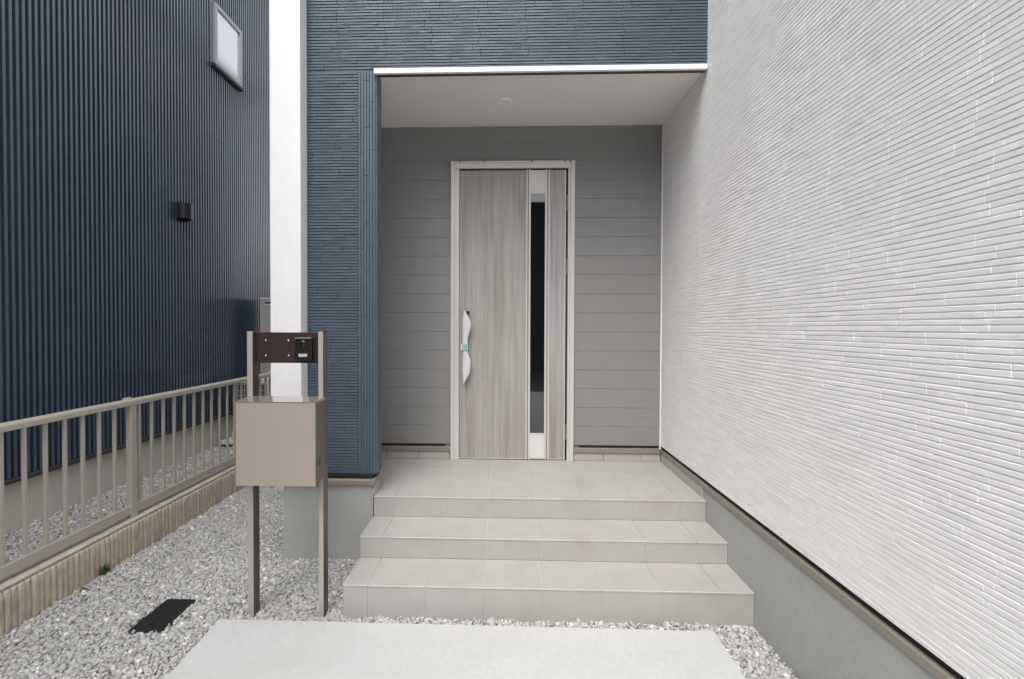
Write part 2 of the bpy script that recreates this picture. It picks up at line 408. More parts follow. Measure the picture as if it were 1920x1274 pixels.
# back wall of the porch: lap boards
back = box('porch_back_wall', (XL-.02, YB+.004, .40), (WB, YB+.10, ZS+.01), M_grey, house, bevel=0)
zb = [2.3818-.1545*k for k in range(-4, 12)]
edges = sorted(set([.528]+[z for z in zb if z > .56 and z < ZS-.02]+[ZS-.0005]))
for a, b in zip(edges, edges[1:]):
    prism('board', [(YB-.0075, a+.0007), (YB-.0101, a+.0034), (YB-.0105, b-.0024), (YB-.0090, b-.0002), (YB+.004, b-.0002), (YB+.004, a+.0008)], 0, XL, XW-.006, M_grey, back)
# base of the porch wall
prism('porch_base_trim', [(YB+.003, .512), (YB-.016, .509), (YB-.020, .505), (YB-.020, .470), (YB-.006, .466), (YB+.003, .466)], 0, XL, -.452, M_taupe, house)
prism('porch_base_trim', [(YB+.003, .512), (YB-.016, .509), (YB-.020, .505), (YB-.020, .470), (YB-.006, .466), (YB+.003, .466)], 0, .562, XW, M_taupe, house)
box('vent_gap', (XL, YB-.0115, .5125), (-.493, YB+.003, .5285), M_gap, house, bevel=0)
box('vent_gap', (.604, YB-.0115, .5125), (XW-.012, YB+.003, .5285), M_gap, house, bevel=0)
# foundation and flashing
bm = bmesh.new()
box_bm((-1.44, 3.135, -.12), (-.8525, 3.268, .49), 0, bm=bm); box_bm((-1.44, 3.2685, -.12), (XL-.001, 8.4, .49), 0, bm=bm)
f1 = obj('foundation', bm_mesh(bm, 'foundation'), M_found, house)
f2 = box('foundation', (WB+.007, -1.55, -.12), (WB+.19, 8.4, .50), M_found, house, bevel=0)
def flash(axis_y, a, b, z, face, sgn=1):
    pass
prism('base_trim', [(3.150, .511), (3.118, .507), (3.112, .502), (3.112, .474), (3.118, .471), (3.150, .471)], 0, XC+.004, -.8385, M_taupe, house)
prism('base_trim', [(-.87, .511), (-.845, .507), (-.8392, .502), (-.8392, .474), (-.845, .471), (-.87, .471)], 1, 3.1125, FB+.12, M_taupe, house)
prism('base_trim', [(WB+.030, .5035), (WB+.006, .5005), (WB-.002, .4955), (WB-.002, .467), (WB+.004, .4645), (WB+.030, .4645)], 1, -1.6, YB-.002, M_taupe, house)
box('base_gap', (XC+.02, 3.128, .5115), (-.850, FB+.1, .5315), M_gap, house, bevel=0)
box('base_gap', (WB+.012, -1.58, .5040), (WB+.15, YB, .5290), M_gap, house, bevel=0)
box('roof', (XC-.02, 2.95, ZTOP+.02), (6.5, 9.2, ZTOP+.25), M_nflash, house, bevel=.01)  # unseen roofs added to stop light leaks; left overhang cut to free sky
box('roof', (XW-.35, -2.0, ZTOP+.02), (6.5, 2.69, ZTOP+.25), M_nflash, house, bevel=.01)
box('end_wall', (WB+.21, -1.59, -.1), (6.2, -1.4, ZTOP), M_white, house, bevel=.002)

# ------------------------------------------------------------------ entrance door
DY = 4.000                      # front of the frame
DX0, DX1, DZ1 = -.447, .557, 2.839
door = box('front_door', (-.374, DY+.014, .418), (.487, DY+.05, 2.768), M_wood, house, bevel=.001)
door['label'] = 'grey woodgrain front door with narrow glass strip and wrapped pull handle'
fr = bmesh.new()
for a, b in ((DX0, DX0+.030), (DX1-.034, DX1)): box_bm((a, DY-.004, LAND+.001), (b, YB+.02, DZ1), .002, bm=fr)
box_bm((DX0+.0302, DY+.004, LAND+.001), (DX0+.068, YB+.02, DZ1-.058), .002, bm=fr)
box_bm((DX1-.053, DY+.004, LAND+.001), (DX1-.0342, YB+.02, DZ1-.058), .002, bm=fr)
box_bm((DX0+.0302, DY-.002, DZ1-.058), (DX1-.0342, YB+.02, DZ1-.014), .002, bm=fr)
box_bm((DX0+.0302, DY-.006, DZ1-.0135), (DX1-.0342, YB+.02, DZ1), .002, bm=fr)
obj('door_frame', bm_mesh(fr, 'door_frame'), M_frame, door)
box('threshold', (DX0+.03, DY+.002, LAND+.001), (DX1-.03, YB+.02, LAND+.0035), M_frame, door, bevel=.0005)
box('gap_strip', (-.376, DY+.017, LAND+.0045), (.503, DY+.030, .4120), M_dark, door, bevel=0)  # black strips in the gaps round the leaf, their shade put into colour
box('gap_strip', (.4880, DY+.019, .412), (.5036, DY+.030, DZ1-.059), M_dark, door, bevel=0)
box('gap_strip', (-.3785, DY+.018, 2.7695), (.4878, DY+.030, DZ1-.0585), M_dark, door, bevel=0)
box('gap', (-.380, DY+.045, LAND+.010), (.505, DY+.060, DZ1-.055), M_dark, door, bevel=0)
box('edge_strip', (.478, DY+.0125, .418), (.4875, DY+.052, 2.768), M_frame, door, bevel=.001)
box('edge_strip', (-.3765, DY+.0125, .4125), (.4875, DY+.030, .4178), M_frame, door, bevel=.0005)
for a, b in ((.165, .178), (.186, .203), (.318, .335), (.343, .357)):
    box('stile', (a, DY+.000, .412), (b, DY+.030, 2.769), M_frame, door, bevel=.003, seg=2)
for a, b in ((.178, .186), (.335, .343)):
    box('stile_groove', (a-.001, DY+.009, .414), (b+.001, DY+.020, 2.767), M_taupe, door, bevel=0)
box('infill_panel', (.203, DY+.007, 2.585), (.318, DY+.02, 2.765), M_panelw, door, bevel=.001)
box('infill_panel', (.203, DY+.007, .420), (.318, DY+.02, .618), M_panelw, door, bevel=.001)
box('glazing_bead', (.203, DY+.003, 2.574), (.318, DY+.02, 2.5845), M_panelw, door, bevel=.002)
box('glazing_bead', (.203, DY+.003, .6185), (.318, DY+.02, .627), M_panelw, door, bevel=.002)
box('glass_pane', (.2031, DY+.0095, .6272), (.3179, DY+.0135, 2.5738), M_glass, door, bevel=0)
for z0, z1 in ((2.433, 2.562), (1.925, 2.050), (.574, .700)):
    obj('hinge', bm_mesh(lathe_bm([(.0065, z0), (.0078, z0+.004), (.0078, z0+.06), (.0070, z0+.0605), (.0070, z0+.0625), (.0078, z0+.063), (.0078, z1-.004), (.0065, z1)], 14, 'z', (.4975, DY-.001, 0)), 'hinge', True), M_taupe, door)
for x in (-.372, -.176, .208, .474, .520):
    box('frame_clip', (x-.006, DY-.012, DZ1-.016), (x+.006, DY-.0065, DZ1+.003), M_taupe, door, bevel=.001)
# wrapped pull handle: bar brackets and foam sleeve
hx = lambda u: hit(850+u/7.96, 640, 1, DY-.05).x
hz = lambda v: hit(870, 570+v/7.96, 1, DY-.05).z
rows = [(95, 153, 166), (120, 148, 176), (150, 141, 196), (200, 137, 232), (260, 134, 260), (330, 133, 268), (400, 134, 250), (440, 135, 238), (480, 136, 226), (540, 137, 217), (600, 137, 214),
        (690, 137, 214), (740, 136, 224), (790, 136, 238), (815, 135, 254), (880, 135, 259), (950, 134, 259), (1010, 135, 250), (1050, 137, 240), (1085, 139, 222), (1110, 141, 208), (1150, 145, 186), (1180, 148, 172), (1197, 152, 164)]
bm = bmesh.new(); rings = []; NS = 16
for q, (v, a, b) in enumerate(rows):
    xa, xb, z = hx(a), hx(b), hz(v); c = (xa+xb)/2; rx = (xb-xa)/2; ry = .012+.10*rx
    ring = []
    for i in range(NS):
        t = 2*math.pi*i/NS; wob = 1+.07*math.sin(3*t+q*1.7)+.04*math.sin(5*t+q)
        ring.append(bm.verts.new((c+rx*math.cos(t), DY-.048+ry*wob*math.sin(t), z)))
    rings.append(ring)
for a, b in zip(rings, rings[1:]):
    for i in range(NS): bm.faces.new((a[i], a[(i+1) % NS], b[(i+1) % NS], b[i]))
bm.faces.new(rings[0]); bm.faces.new(rings[-1]); bmesh.ops.recalc_face_normals(bm, faces=bm.faces)
hd = obj('handle', bm_mesh(bm, 'handle', True), M_wrap, door)
for v in (128, 1120):
    for ua, ub in ((140, 158), (200, 232)) if v < 500 else ((150, 170),):
        box('handle_bracket', (hx(ua), DY-.055, hz(v+22)), (hx(ub), DY+.014, hz(v-22)), M_dark, door, bevel=.002)
box('handle_tag', (hx(118), DY-.0705, hz(692)), (hx(222), DY-.0670, hz(598)), M_tagy, door, bevel=.0005)
box('handle_tag', (hx(142), DY-.0720, hz(685)), (hx(208), DY-.0707, hz(603)), M_tag, door, bevel=.0003)
bm = bmesh.new()
for k, (v0, segs) in enumerate(((618, ((150, 175), (182, 202))), (638, ((148, 168), (172, 200))), (658, ((150, 160), (166, 186), (190, 202))), (673, ((150, 178), (184, 200))))):
    for a, b in segs: box_bm((hx(a), DY-.0725, hz(v0+6)), (hx(b), DY-.0721, hz(v0)), 0, bm=bm)
obj('tag_print', bm_mesh(bm, 'tag_print'), M_plate, door)

# ------------------------------------------------------------------ entrance steps: tiles on a mortar core
steps = thing('entrance_steps', 'three broad beige tiled steps and landing in front of the porch door', 'steps', (.2, 3.0, -.02))
XA, XB = -.846, WB+.007
J = [-.7116+.303*i for i in range(7)]
cols = [XA]+J+[XB]
T = .0021
bm = bmesh.new()
box_bm((XA+.004, Y0+.005, -.10), (XB-.002, YB, Z1-.004), 0, bm=bm)
box_bm((XA+.004, Y1+.005, Z1-.02), (XB-.002, YB, Z2-.004), 0, bm=bm)
box_bm((XA+.004, Y2+.005, Z2-.02), (XB-.002, YB, LAND-.004), 0, bm=bm)
box_bm((XL, 3.27, .30), (XA+.0038, YB, LAND-.004), 0, bm=bm)
core = obj('grout_bed', bm_mesh(bm, 'grout_bed'), M_grout, steps)
cache = {}
def tile(lo, hi, name='tile', bevel=.0022):
    lo = Vector(lo); hi = Vector(hi); d = hi-lo; key = tuple(round(x, 4) for x in d)
    if key not in cache:
        me = bm_mesh(box_bm(-d/2, d/2, bevel, 2), name); me.materials.append(M_tile); cache[key] = me
    o = obj(name, cache[key], None, steps); o.location = (lo+hi)/2
    return o
def nosing(xa, xb, yf, yb, z):
    rr = .0055; prof = [(yf-.0025, z-.0082), (yf-.0025, z-rr)]
    for q in range(1, 6):
        t = math.pi/2*q/5; prof.append((yf-.0025+rr*(1-math.cos(t)), z-rr+rr*math.sin(t)))
    prof += [(yb, z), (yb, z-.0082)]
    xm = (xa+xb)/2; ym = (yf+yb)/2; key = ('n', round(xb-xa, 4), round(yb-yf, 4))
    if key not in cache:
        o = prism('nosing_tile', [(p-ym, q-z) for p, q in prof], 0, xa-xm, xb-xm, M_tile, steps); cache[key] = o.data
    else: o = obj('nosing_tile', cache[key], None, steps)
    o.location = (xm, ym, z); return o
for zt, zl, yf, yb in ((Z1, -.08, Y0, Y1), (Z2, Z1, Y1, Y2), (LAND, Z2, Y2, None)):
    for a, b in zip(cols, cols[1:]):
        j1 = random.uniform(-.0004, .0004)
        tile((a+T, yf+.0006+j1, zl+.0015), (b-T, yf+.010, zt-.0085), 'riser_tile')             # riser under the nosing
        d = (yb+.006 if yb else yf+.300)
        nosing(a+T, b-T, yf, d-T, zt+random.uniform(-.0003, .0003))
# landing field behind the nosing row
ys = [Y2+.300, Y2+.601, YB]
for y0, y1 in zip(ys, ys[1:]):
    for a, b in zip([XL, XL+.14]+cols[:1]+cols[1:], [XL+.14, XA]+cols[1:]+[XB]):
        if b-a < .03: continue
        if a >= XB-.01: continue
        tile((a+T, y0+T, LAND-.008), (b-T, y1-T, LAND+random.uniform(-.0003, .0003)), 'tread_tile')
for a, b in ((XL, XA),):
    tile((a+T, 3.28, LAND-.008), (b-T, ys[0]-T, LAND), 'tread_tile')
# skirting tiles
sk = [XL, -.98, -.712, -.455]
for a, b in zip(sk, sk[1:]): tile((a+T, YB-.0075, LAND+.0015), (b-T, YB+.0035, .4655), 'skirting_tile')
for a, b in ((.562, .806), (.806, 1.109), (1.109, WB-.002)): tile((a+T, YB-.0075, LAND+.0015), (b-T, YB+.0035, .4655), 'skirting_tile')
yy = [Y2+.045, Y2+.345, Y2+.645, YB-.009]
for a, b in zip(yy, yy[1:]): tile((WB-.0008, a+T, LAND+.0015), (WB+.0065, b-T, .4640), 'skirting_tile')
tile((-.853, 3.137, LAND+.0015), (-.8405, FB+.115, .4705), 'skirting_tile')

# ------------------------------------------------------------------ letterbox stand
st = thing('letterbox_stand', 'taupe metal letterbox on two posts with dark brown intercom plate, standing in gravel', 'letterbox', (-1.13, 2.53, -.03))
PYF = 2.497
for x0, x1 in ((-1.336, -1.306), (-.963, -.937)):
    p = box('post', (x0, PYF, -.12), (x1, PYF+.062, 1.4655), M_post, st, bevel=.0015)
    box('front_strip', (x0+.0008, PYF-.0028, -.12), (x1-.0008, PYF-.0002, 1.4650), M_strip, p, bevel=.0008)
plate = box('sign_plate', (-1.3055, 2.528, 1.300), (-.9635, 2.540, 1.4600), M_brown, st, bevel=.0008)
for u, v in ((498, 638.5), (540.7, 638.7), (498, 667), (541, 667)):
    q = hit(u, v, 1, 2.526)
    obj('screw', bm_mesh(lathe_bm([(.0012, -.004), (.0042, -.003), (.0048, -.001), (.0048, .003)], 12, 'y', (q.x, 2.528, q.z)), 'screw', True), M_steel, plate)
# intercom
a, b = hit(553.5, 633, 1, 2.510), hit(588, 676, 1, 2.510)
ic = box('intercom', (a.x, 2.500, b.z), (b.x-.006, 2.528, a.z), M_black, st, bevel=.006, seg=3)
box('back_plate', (a.x-.003, 2.5205, b.z-.004), (b.x+.003, 2.5275, a.z+.002), M_black2, ic, bevel=.002)
box('hood', (a.x+.002, 2.4955, a.z-.006), (b.x-.008, 2.503, a.z-.001), M_taupe, ic, bevel=.0015)
cx = (a.x+b.x)/2-.004
obj('camera_dome', bm_mesh(lathe_bm([(.001, -.0085), (.008, -.0075), (.014, -.0045), (.017, 0), (.020, .001), (.021, .004)], 28, 'y', (cx, 2.500, a.z-.030)), 'camera_dome', True), M_black, ic)
box('microphone_slot', (cx-.003, 2.4992, b.z+.038), (cx+.003, 2.5002, b.z+.050), M_gap, ic, bevel=.0002)
box('name_plate', (cx-.0225, 2.4985, b.z+.018), (cx+.0225, 2.5005, b.z+.034), M_plate, ic, bevel=.0004)
# letterbox body
BX0, BX1, BZ0, BZ1, BY0, BY1 = -1.327, -.930, .707, 1.122, 2.370, 2.4965
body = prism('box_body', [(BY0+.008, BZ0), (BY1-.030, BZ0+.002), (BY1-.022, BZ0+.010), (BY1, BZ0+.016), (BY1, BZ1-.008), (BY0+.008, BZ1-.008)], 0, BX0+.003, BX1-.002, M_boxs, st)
box('front_flap', (BX0, BY0-.002, BZ0-.003), (BX1, BY0+.006, BZ1-.006), M_box, st, bevel=.0012)
prism('lid', [(BY0-.003, BZ1-.0045), (BY0-.003, BZ1-.0015), (BY1+.001, BZ1+.008), (BY1+.001, BZ1-.007), (BY0+.01, BZ1-.007)], 0, BX0-.0012, BX1+.0012, M_boxl, st)
q0, q1 = hit(596.5, 863, 0, BX1), hit(601.5, 871, 0, BX1)
prism('maker_mark', [(q0.y, q1.z-.002), (q1.y, q1.z+.002), (q1.y, q0.z+.006), (q0.y, q0.z)], 0, BX1-.003, BX1-.0012, M_brown, st)

# ------------------------------------------------------------------ drain cover in the gravel
dc = thing('drain_cover', 'black plastic drain box lid sunk in the gravel beside the path', 'drain cover', (-1.78, 2.485, -.06))
box('lid', (-1.856, 2.330, -.06), (-1.694, 2.625, -.012), M_black2, dc, bevel=.004, seg=2)
box('rim', (-1.876, 2.328, -.09), (-1.684, 2.635, -.026), M_black2, dc, bevel=.003)
obj('lifting_hole', bm_mesh(lathe_bm([(.013, -.001), (.014, .0006), (.011, .0009), (.010, -.0005)], 20, 'z', (-1.775, 2.400, -.0115)), 'lifting_hole', True), M_gap, dc)

# ------------------------------------------------------------------ block plinth and fence
pl = thing('block_wall', 'low tan ribbed concrete block wall carrying the fence', 'block wall', (-2.515, 3.5, -.05))
XPF, XPB, ZP = -2.455, -2.575, .200
BL = .396; NR = 11; PR = BL/NR
def block_mesh(seed):
    r = random.Random(seed); V, Fc = [], []
    # ribbed face: columns of points along y, rows along z
    ypts = []
    for k in range(NR):
        for t, dx in ((.03, -.011), (.10, -.002), (.26, .0), (.5, .001), (.74, .0), (.90, -.002), (.97, -.011)):
            ypts.append((k*PR+t*PR, dx))
    zs = [-.12, -.04, 0, .03, .06, .09, .12, .15, .172, .182]
    nz = len(zs)
    for (y, dx) in ypts:
        rib = int(y/PR); ch = random.Random(seed*100+rib).uniform(-.004, .003)
        for z in zs:
            jit = r.uniform(-.0014, .0014) + (ch if dx > -.01 else 0) if z < .17 else r.uniform(-.001, .001)-.004
            x = XPF+dx+jit
            if z > .18: x = XPF-.012
            V.append((x, y-BL/2, z))
    ny = len(ypts)
    for i in range(ny-1):
        for j in range(nz-1):
            a = i*nz+j; Fc.append((a, a+nz, a+nz+1, a+1))
    me = bpy.data.meshes.new('block'); 
    # body behind
    bm = bmesh.new()
    vs = [bm.verts.new(v) for v in V]
    for f in Fc: bm.faces.new([vs[i] for i in f])
    box_bm((XPB, -BL/2+.0012, -.12), (XPF-.0145, BL/2-.0012, .190), .002, bm=bm)
    bmesh.ops.recalc_face_normals(bm, faces=bm.faces)
    bm.to_mesh(me); bm.free(); me.materials.append(M_block); return me
bms = [block_mesh(s) for s in range(5)]
for k in range(21):
    obj('block', bms[k % 5], None, pl, (0, .6+BL*k, 0))
# mortar capping along the top
prof = [(XPB+.002, .1905), (XPF-.013, .1905), (XPF-.010, .194), (XPF-.012, .200), (XPF-.030, .2015), (XPF-.045, .1985), (XPF-.060, .2015), (XPB+.01, .2005), (XPB+.002, .197)]
bm = bmesh.new(); n = 120; rings = []
for i in range(n+1):
    y = .4+8.3*i/n
    rings.append([bm.verts.new((x+random.uniform(-.001, .001), y, z+random.uniform(-.0012, .0012))) for x, z in prof])
for a, b in zip(rings, rings[1:]):
    for i in range(len(prof)): bm.faces.new((a[i], a[(i+1) % len(prof)], b[(i+1) % len(prof)], b[i]))
bmesh.ops.recalc_face_normals(bm, faces=bm.faces)
obj('capping', bm_mesh(bm, 'capping'), M_cap, pl)

fence = thing('fence', 'bronze metal railing fence with upright bars on the low block wall', 'fence', (-2.52, 3.22, .2))
XF = -2.52
YE0, YE1 = .55, 8.6
prism('top_rail', [(XF-.022, .962), (XF-.022, .988), (XF-.015, .999), (XF, 1.003), (XF+.015, .999), (XF+.022, .988), (XF+.022, .962), (XF+.014, .957), (XF-.014, .957)], 1, YE0, YE1, M_fence, fence)
prism('bottom_rail', [(XF-.016, .231), (XF-.016, .283), (XF-.012, .287), (XF+.012, .287), (XF+.016, .283), (XF+.016, .231)], 1, YE0, YE1, M_fence, fence)
bar = bm_mesh(box_bm((-.0085, -.0095, .2865), (.0085, .0095, .9575), .0015), 'baluster'); bar.materials.append(M_fence)
for base in (3.075, 5.075):
    for k in range(16): 
        y = base-.119*k
        if (y > base-2+.2 and y > YE0+.02): obj('baluster', bar, None, fence, (XF, y, 0))
for k in range(12):
    y = 5.317+.119*k
    if y < YE1-.05: obj('baluster', bar, None, fence, (XF, y, 0))
pst = bm_mesh(box_bm((-.046, -.024, .195), (-.018, .024, .995), .002), 'fence_post'); pst.materials.append(M_fence)
pst = bm_mesh(box_bm((-.0175, -.026, .150), (.0175, .026, .9575), .002), 'fence_post'); pst.materials.append(M_fence)
for y in (1.22, 3.220, 5.22, 7.22):
    o = obj('post', pst, None, fence, (XF-.0006, y, 0)); o.scale = (1.08, 1, 1)
    box('rail_clip', (XF-.040, y-.03, .985), (XF-.018, y+.03, 1.008), M_fence, fence, bevel=.002)

# ------------------------------------------------------------------ neighbouring house
NX = -3.160
nb = thing('neighbour_house', 'neighbouring house clad in navy vertical ribbed steel behind the fence', 'house', (-4.0, 4.0, .1))
P = .0435; y = -3.0; V = []
prof = []
while y < 9.2:
    prof += [(NX, y), (NX, y+.0200), (NX-.0220, y+.0215), (NX-.0220, y+.0420)]; y += P
ztop = 6.3
V = [(x, yy, .515) for x, yy in prof]+[(x, yy, ztop) for x, yy in prof]; n = len(prof)
Fc = [(i, i+1, n+i+1, n+i) for i in range(n-1)]
raw('ribbed_wall', V, Fc, M_navy, nb)
box('wall_core', (-9.5, -3.0, .50), (NX-.026, 9.2, ztop), M_navy, nb, bevel=0)
box('foundation', (-9.4, -2.95, -.1), (NX-.022, 9.1, .499), M_nfound, nb, bevel=0)
prism('base_flashing', [(NX-.022, .5145), (NX+.006, .509), (NX+.010, .505), (NX+.010, .482), (NX+.004, .478), (NX-.022, .478)], 1, -3.0, 9.2, M_nflash, nb)
box('roof', (-9.8, -3.4, ztop+.01), (NX+.25, 9.6, ztop+.22), M_nflash, nb, bevel=.01)
# window
p0, p1, p2, p3 = hit(403.5, 6, 0, NX+.03), hit(403.5, 119, 0, NX+.03), hit(454, 57, 0, NX+.03), hit(454, 165, 0, NX+.03)
wy0, wy1 = p0.y, p2.y; wz0, wz1 = (p1.z+p3.z)/2, (p0.z+p2.z)/2
win = bmesh.new(); fx = NX+.030; t = .045
box_bm((NX-.012, wy0, wz0+t), (fx, wy0+t, wz1-t), .002, bm=win); box_bm((NX-.012, wy1-t, wz0+t), (fx, wy1, wz1-t), .002, bm=win)
box_bm((NX-.012, wy0, wz1-t), (fx, wy1, wz1), .002, bm=win); box_bm((NX-.012, wy0, wz0), (fx, wy1, wz0+t), .002, bm=win)
wf = obj('window', bm_mesh(win, 'window'), M_wframe, nb)
box('pane', (NX+.002, wy0+t, wz0+t), (NX+.012, wy1-t, wz1-t), M_pane, wf, bevel=0)
box('sill', (NX-.005, wy0-.035, wz0-.035), (fx+.012, wy1+.02, wz0-.002), M_nflash, wf, bevel=.002)
box('side_flashing', (NX-.005, wy0-.050, wz0-.002), (NX+.004, wy0-.001, wz1+.04), M_navy, wf, bevel=.001)
# vent hood
v0 = hit(342, 381, 0, NX+.03); v1 = hit(342, 410, 0, NX+.03)
hy0, hy1 = hit(331, 395, 0, NX).y, hit(353, 395, 0, NX+.02).y
hb = bmesh.new(); cyy = (hy0+hy1)/2; rr = (hy1-hy0)/2
sec = [(NX-.012, cyy-rr)]+[(NX+.095*math.sin(math.pi*i/14)**.7, cyy-rr*math.cos(math.pi*i/14)) for i in range(15)]+[(NX-.012, cyy+rr)]
prism('vent_hood', sec, 2, v1.z, v0.z, M_black, nb)
box('vent_louvre', (NX, cyy-rr*.6, v1.z-.020), (NX+.055, cyy+rr*.6, v1.z-.0005), M_gap, nb, bevel=.004)

# ------------------------------------------------------------------ plant between the houses
ty = 5.90; tl = hit(487, 560, 1, ty)
tank = thing('water_heater_tank', 'tall grey hot water tank cabinet behind the white column', 'water heater', (tl.x+.3, ty+.2, .17))
box('cabinet', (tl.x, ty, .16), (tl.x+.60, ty+.55, tl.z), M_tank, tank, bevel=.008, seg=2)
box('top_cover', (tl.x-.004, ty-.006, tl.z-.012), (tl.x+.604, ty+.556, tl.z+.010), M_unit, tank, bevel=.004)
q = hit(497, 568, 1, ty)
box('grip_slot', (q.x, ty-.002, q.z-.012), (q.x+.16, ty+.006, q.z+.008), M_gap, tank, bevel=.0008)
box('grip_lip', (q.x-.006, ty-.008, q.z-.034), (q.x+.166, ty+.002, q.z-.0125), M_unit, tank, bevel=.002)

uy = 5.32
ul = hit(437, 716, 1, uy); ub = hit(437, 817, 1, uy)
unit = thing('outdoor_unit', 'pale heat pump outdoor unit with wire guard on a concrete base beyond the fence', 'outdoor unit', (ul.x+.18, uy+.3, .17))
UX0, UX1, UZ0, UZ1 = ul.x, ul.x+.40, ub.z, ul.z+.03
bm = bmesh.new()
box_bm((UX0, uy, UZ0), (UX0+.022, uy+.28, UZ1), .004, bm=bm); box_bm((UX1-.022, uy, UZ0), (UX1, uy+.28, UZ1), .004, bm=bm)
box_bm((UX0+.0221, uy+.004, UZ1-.05), (UX1-.0221, uy+.28, UZ1), .004, bm=bm); box_bm((UX0+.0221, uy+.004, UZ0), (UX1-.0221, uy+.28, UZ0+.04), .004, bm=bm)
obj('casing', bm_mesh(bm, 'casing'), M_unit, unit)
box('coil', (UX0+.0222, uy+.03, UZ0+.0402), (UX1-.0222, uy+.20, UZ1-.0502), M_fins, unit, bevel=0)
wire = bm_mesh(box_bm((UX0+.01, -.002, -.002), (UX1-.01, .002, .002), 0), 'guard_wire'); wire.materials.append(M_unit)
for k in range(9): obj('guard_wire', wire, None, unit, (0, uy+.010, UZ0+.075+k*(UZ1-UZ0-.14)/8))
wv = bm_mesh(box_bm((-.0022, -.002, UZ0+.03), (.0022, .002, UZ1-.04), 0), 'guard_wire'); wv.materials.append(M_unit)
for k in range(9): obj('guard_wire', wv, None, unit, (UX0+.045+k*.039, uy+.014, 0))
box('service_cover', (UX0+.20, uy-.035, UZ1-.20), (UX0+.29, uy-.001, UZ1-.04), M_unit, unit, bevel=.004)
obj('pipe', bm_mesh(lathe_bm([(.028, .225), (.032, .23), (.032, UZ0+.03), (.026, UZ0+.035)], 16, 'z', (UX0-.012, uy+.06, 0)), 'pipe', True), M_unit, unit)
base_u = thing('unit_base', 'white concrete base slab with black edge under the outdoor unit', 'base slab', (-2.9, 5.5, .16))
box('slab', (-3.135, 5.27, .195), (-2.60, 5.75, .232), M_conc, base_u, bevel=.004)
box('rubber_edge', (-3.13, 5.262, .150), (-2.60, 5.74, .1945), M_black, base_u, bevel=.003)

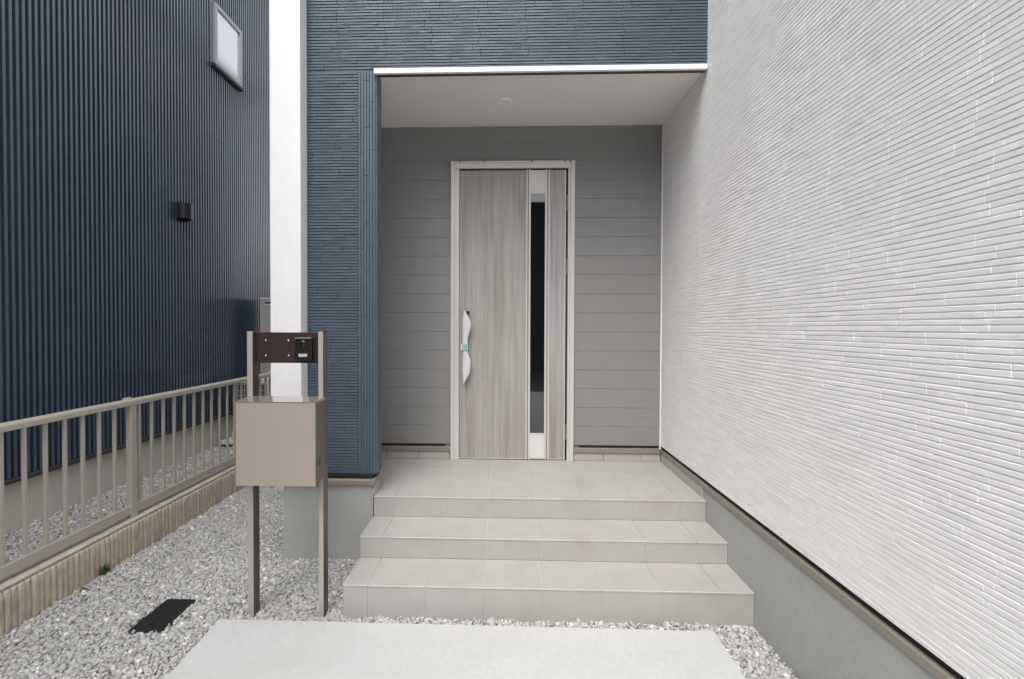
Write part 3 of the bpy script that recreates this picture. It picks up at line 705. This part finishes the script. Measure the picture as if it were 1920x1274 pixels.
# ------------------------------------------------------------------ gravel
def hull_stone(seed):
    r = random.Random(seed); bm = bmesh.new(); bmesh.ops.create_icosphere(bm, subdivisions=1, radius=1)
    for v in bm.verts: v.co *= r.uniform(.72, 1.18)
    V = np.array([v.co[:] for v in bm.verts]); Fc = np.array([[v.index for v in f.verts] for f in bm.faces]); bm.free(); return V, Fc
ST = [hull_stone(900+i) for i in range(14)]
def gravel(name, label, x0, x1, y0, y1, z, step, keep):
    xs = np.arange(x0, x1, step); ysn = np.arange(y0, y1, step); pts = []
    for layer, dz in ((0, 0.0), (1, -.009)):
        X, Y = np.meshgrid(xs+layer*step/2, ysn+layer*step/2); X = X.ravel(); Y = Y.ravel()
        X = X+rng.uniform(-.5, .5, X.size)*step; Y = Y+rng.uniform(-.5, .5, Y.size)*step
        k = keep(X, Y) & (X > x0+.004) & (X < x1-.004); X = X[k]; Y = Y[k]
        und = .004*np.sin(X*5.1+1)*np.cos(Y*4.3)+.003*np.sin(X*13+Y*11)
        pts.append(np.stack([X, Y, z-.010+dz+und+rng.uniform(-.004, .005, X.size)], 1))
    pts = np.concatenate(pts); n = len(pts)
    kind = rng.integers(0, len(ST), n)
    s = rng.lognormal(0, .26, n)*.0108; s = np.clip(s, .006, .021)
    sc = np.stack([s*rng.uniform(.85, 1.45, n), s*rng.uniform(.75, 1.1, n), s*rng.uniform(.45, .85, n)], 1)
    q = rng.normal(size=(n, 3))*np.array([.45, .45, 3.0])
    def rm(a):
        cx_, sx_ = np.cos(a[:, 0]), np.sin(a[:, 0]); cy_, sy_ = np.cos(a[:, 1]), np.sin(a[:, 1]); cz_, sz_ = np.cos(a[:, 2]), np.sin(a[:, 2])
        Z = np.zeros(len(a)); O = np.ones(len(a))
        A = np.stack([np.stack([O, Z, Z], 1), np.stack([Z, cx_, -sx_], 1), np.stack([Z, sx_, cx_], 1)], 1)
        B = np.stack([np.stack([cy_, Z, sy_], 1), np.stack([Z, O, Z], 1), np.stack([-sy_, Z, cy_], 1)], 1)
        C = np.stack([np.stack([cz_, -sz_, Z], 1), np.stack([sz_, cz_, Z], 1), np.stack([Z, Z, O], 1)], 1)
        return C @ B @ A
    Rm = rm(q)
    base = rng.normal(.44, .06, n).clip(.22, .66)
    wht = rng.random(n) < .03; base[wht] = rng.uniform(.66, .82, wht.sum())
    drk = rng.random(n) < .06; base[drk] *= .68
    tint = np.ones((n, 3))*np.array([1.0, .983, .948])
    tan = rng.random(n) < .06; tint[tan] = np.array([1.05, .96, .84])
    blu = rng.random(n) < .25; tint[blu] = np.array([.985, .985, .985])
    colr = base[:, None]*tint
    VV, FF, CC, k0 = [], [], [], 0
    for kd in range(len(ST)):
        idx = np.where(kind == kd)[0]; v, f = ST[kd]
        P3 = np.einsum('nij,nkj->nki', Rm[idx], v[None]*sc[idx][:, None, :])+pts[idx][:, None, :]
        VV.append(P3.reshape(-1, 3)); nv = len(v)
        FF.append((f[None]+(np.arange(len(idx))*nv)[:, None, None]+k0).reshape(-1, 3)); k0 += len(idx)*nv
        CC.append(np.repeat(colr[idx], nv, 0))
    VV = np.concatenate(VV); FF = np.concatenate(FF); CC = np.concatenate(CC)
    me = bpy.data.meshes.new(name); me.vertices.add(len(VV)); me.vertices.foreach_set('co', VV.astype(np.float32).ravel())
    me.loops.add(FF.size); me.loops.foreach_set('vertex_index', FF.astype(np.int32).ravel())
    me.polygons.add(len(FF)); me.polygons.foreach_set('loop_start', (np.arange(len(FF))*3).astype(np.int32))
    me.update(calc_edges=True); me.validate()
    at = me.color_attributes.new('Col', 'FLOAT_COLOR', 'POINT')
    at.data.foreach_set('color', np.concatenate([CC, np.ones((len(CC), 1))], 1).astype(np.float32).ravel())
    o = obj(name, me, M_stone); o['kind'] = 'stuff'; o['label'] = label; o['category'] = 'gravel'
    return n
def keep_yard(X, Y):
    le = -1.452+(2.43-Y)*.046; re = 1.030-(2.424-Y)*.012
    padm = (Y < 2.428) & (X > le+.002) & (X < re-.002)
    stp = (Y > Y0-.004) & (X > XA-.004)
    fnd = (Y > 3.130) & (X > -1.445)
    cov = (X > -1.872) & (X < -1.706) & (Y > 2.346) & (Y < 2.650)
    return ~(padm | stp | fnd | cov)
gravel('gravel', 'pale grey crushed stone gravel round the path and steps', -2.449, WB+.008, 1.15, 5.6, GZ, .0155, keep_yard)
gravel('gravel', 'grey gravel strip between the fence and the neighbouring house', -3.178, -2.578, 2.3, 6.6, .178, .0185, lambda X, Y: ~((X > -3.135) & (Y > 5.265) & (Y < 5.75)) & ~((X > tl.x-.01) & (Y > ty-.01) & (Y < ty+.56)))

# ------------------------------------------------------------------ weeds at the foot of the block wall
def weed(x, y, h, n, label):
    V, Fc = [], []
    for i in range(n):
        a = random.uniform(0, 2*math.pi); ln = h*random.uniform(.5, 1.1); wd = random.uniform(.003, .006); lean = random.uniform(.15, .7)
        bx, by = x+random.uniform(-.012, .012), y+random.uniform(-.025, .025); c, s = math.cos(a), math.sin(a); k = len(V)
        for t in (0, .35, .7, 1.0):
            ww = wd*(1-t**1.6)+.0004; px_ = bx+c*lean*ln*t*t; py_ = by+s*lean*ln*t*t; pz = GZ-.01+ln*t*(1-.25*lean*t)
            V.append((px_-s*ww, py_+c*ww, pz)); V.append((px_+s*ww, py_-c*ww, pz))
        for q in range(3): Fc.append((k+2*q, k+2*q+1, k+2*q+3, k+2*q+2))
    o = raw('weed', V, Fc, M_weed); o['label'] = label; o['category'] = 'weed'; return o
weed(-2.430, 2.885, .085, 60, 'small green weed tuft growing against the ribbed block wall')
weed(-2.405, 2.70, .030, 14, 'tiny sparse weed sprout in gravel near the block wall')

# ------------------------------------------------------------------ house mirrored in the door glass; flanking houses added to block low sky
def far_house(x0, x1, zt, ridge, m, label, wins):
    oh = thing('opposite_house', label, 'house', ((x0+x1)/2, -13, -.09), 'houses across the road')
    box('wall', (x0, -17.5, -.1), (x1, -9.6, zt), m, oh, bevel=.01)
    prism('roof', [(-18.0, zt-.02), (-9.2, zt-.02), (-9.2, zt+.12), (-13.6, ridge), (-18.0, zt+.12)], 0, x0-.4, x1+.4, M_roof2, oh)
    for x, z, w, h in wins:
        f = box('window', (x, -9.62, z), (x+w, -9.55, z+h), M_wframe, oh, bevel=.004)
        box('pane', (x+.06, -9.56, z+.06), (x+w-.06, -9.545, z+h-.06), M_glass, f, bevel=0)
far_house(-5.2, 5.6, 5.75, 7.0, M_house2, 'dark house straight across the road, mirrored in the door glass', [(x, z, 1.5, 1.1) for x in (-3.9, 2.6) for z in (.9, 3.5)])
far_house(-18.5, -6.6, 5.6, 7.2, M_house3, 'unseen pale brown house added left of the dark one to block low sky', [(x, z, 1.6, 1.1) for x in (-16.5, -12.5, -9) for z in (.9, 3.5)])
far_house(7.0, 19.0, 5.6, 7.1, M_house3, 'unseen pale brown house added right of the dark one to block low sky', [(x, z, 1.6, 1.1) for x in (8.5, 12, 16) for z in (.9, 3.5)])
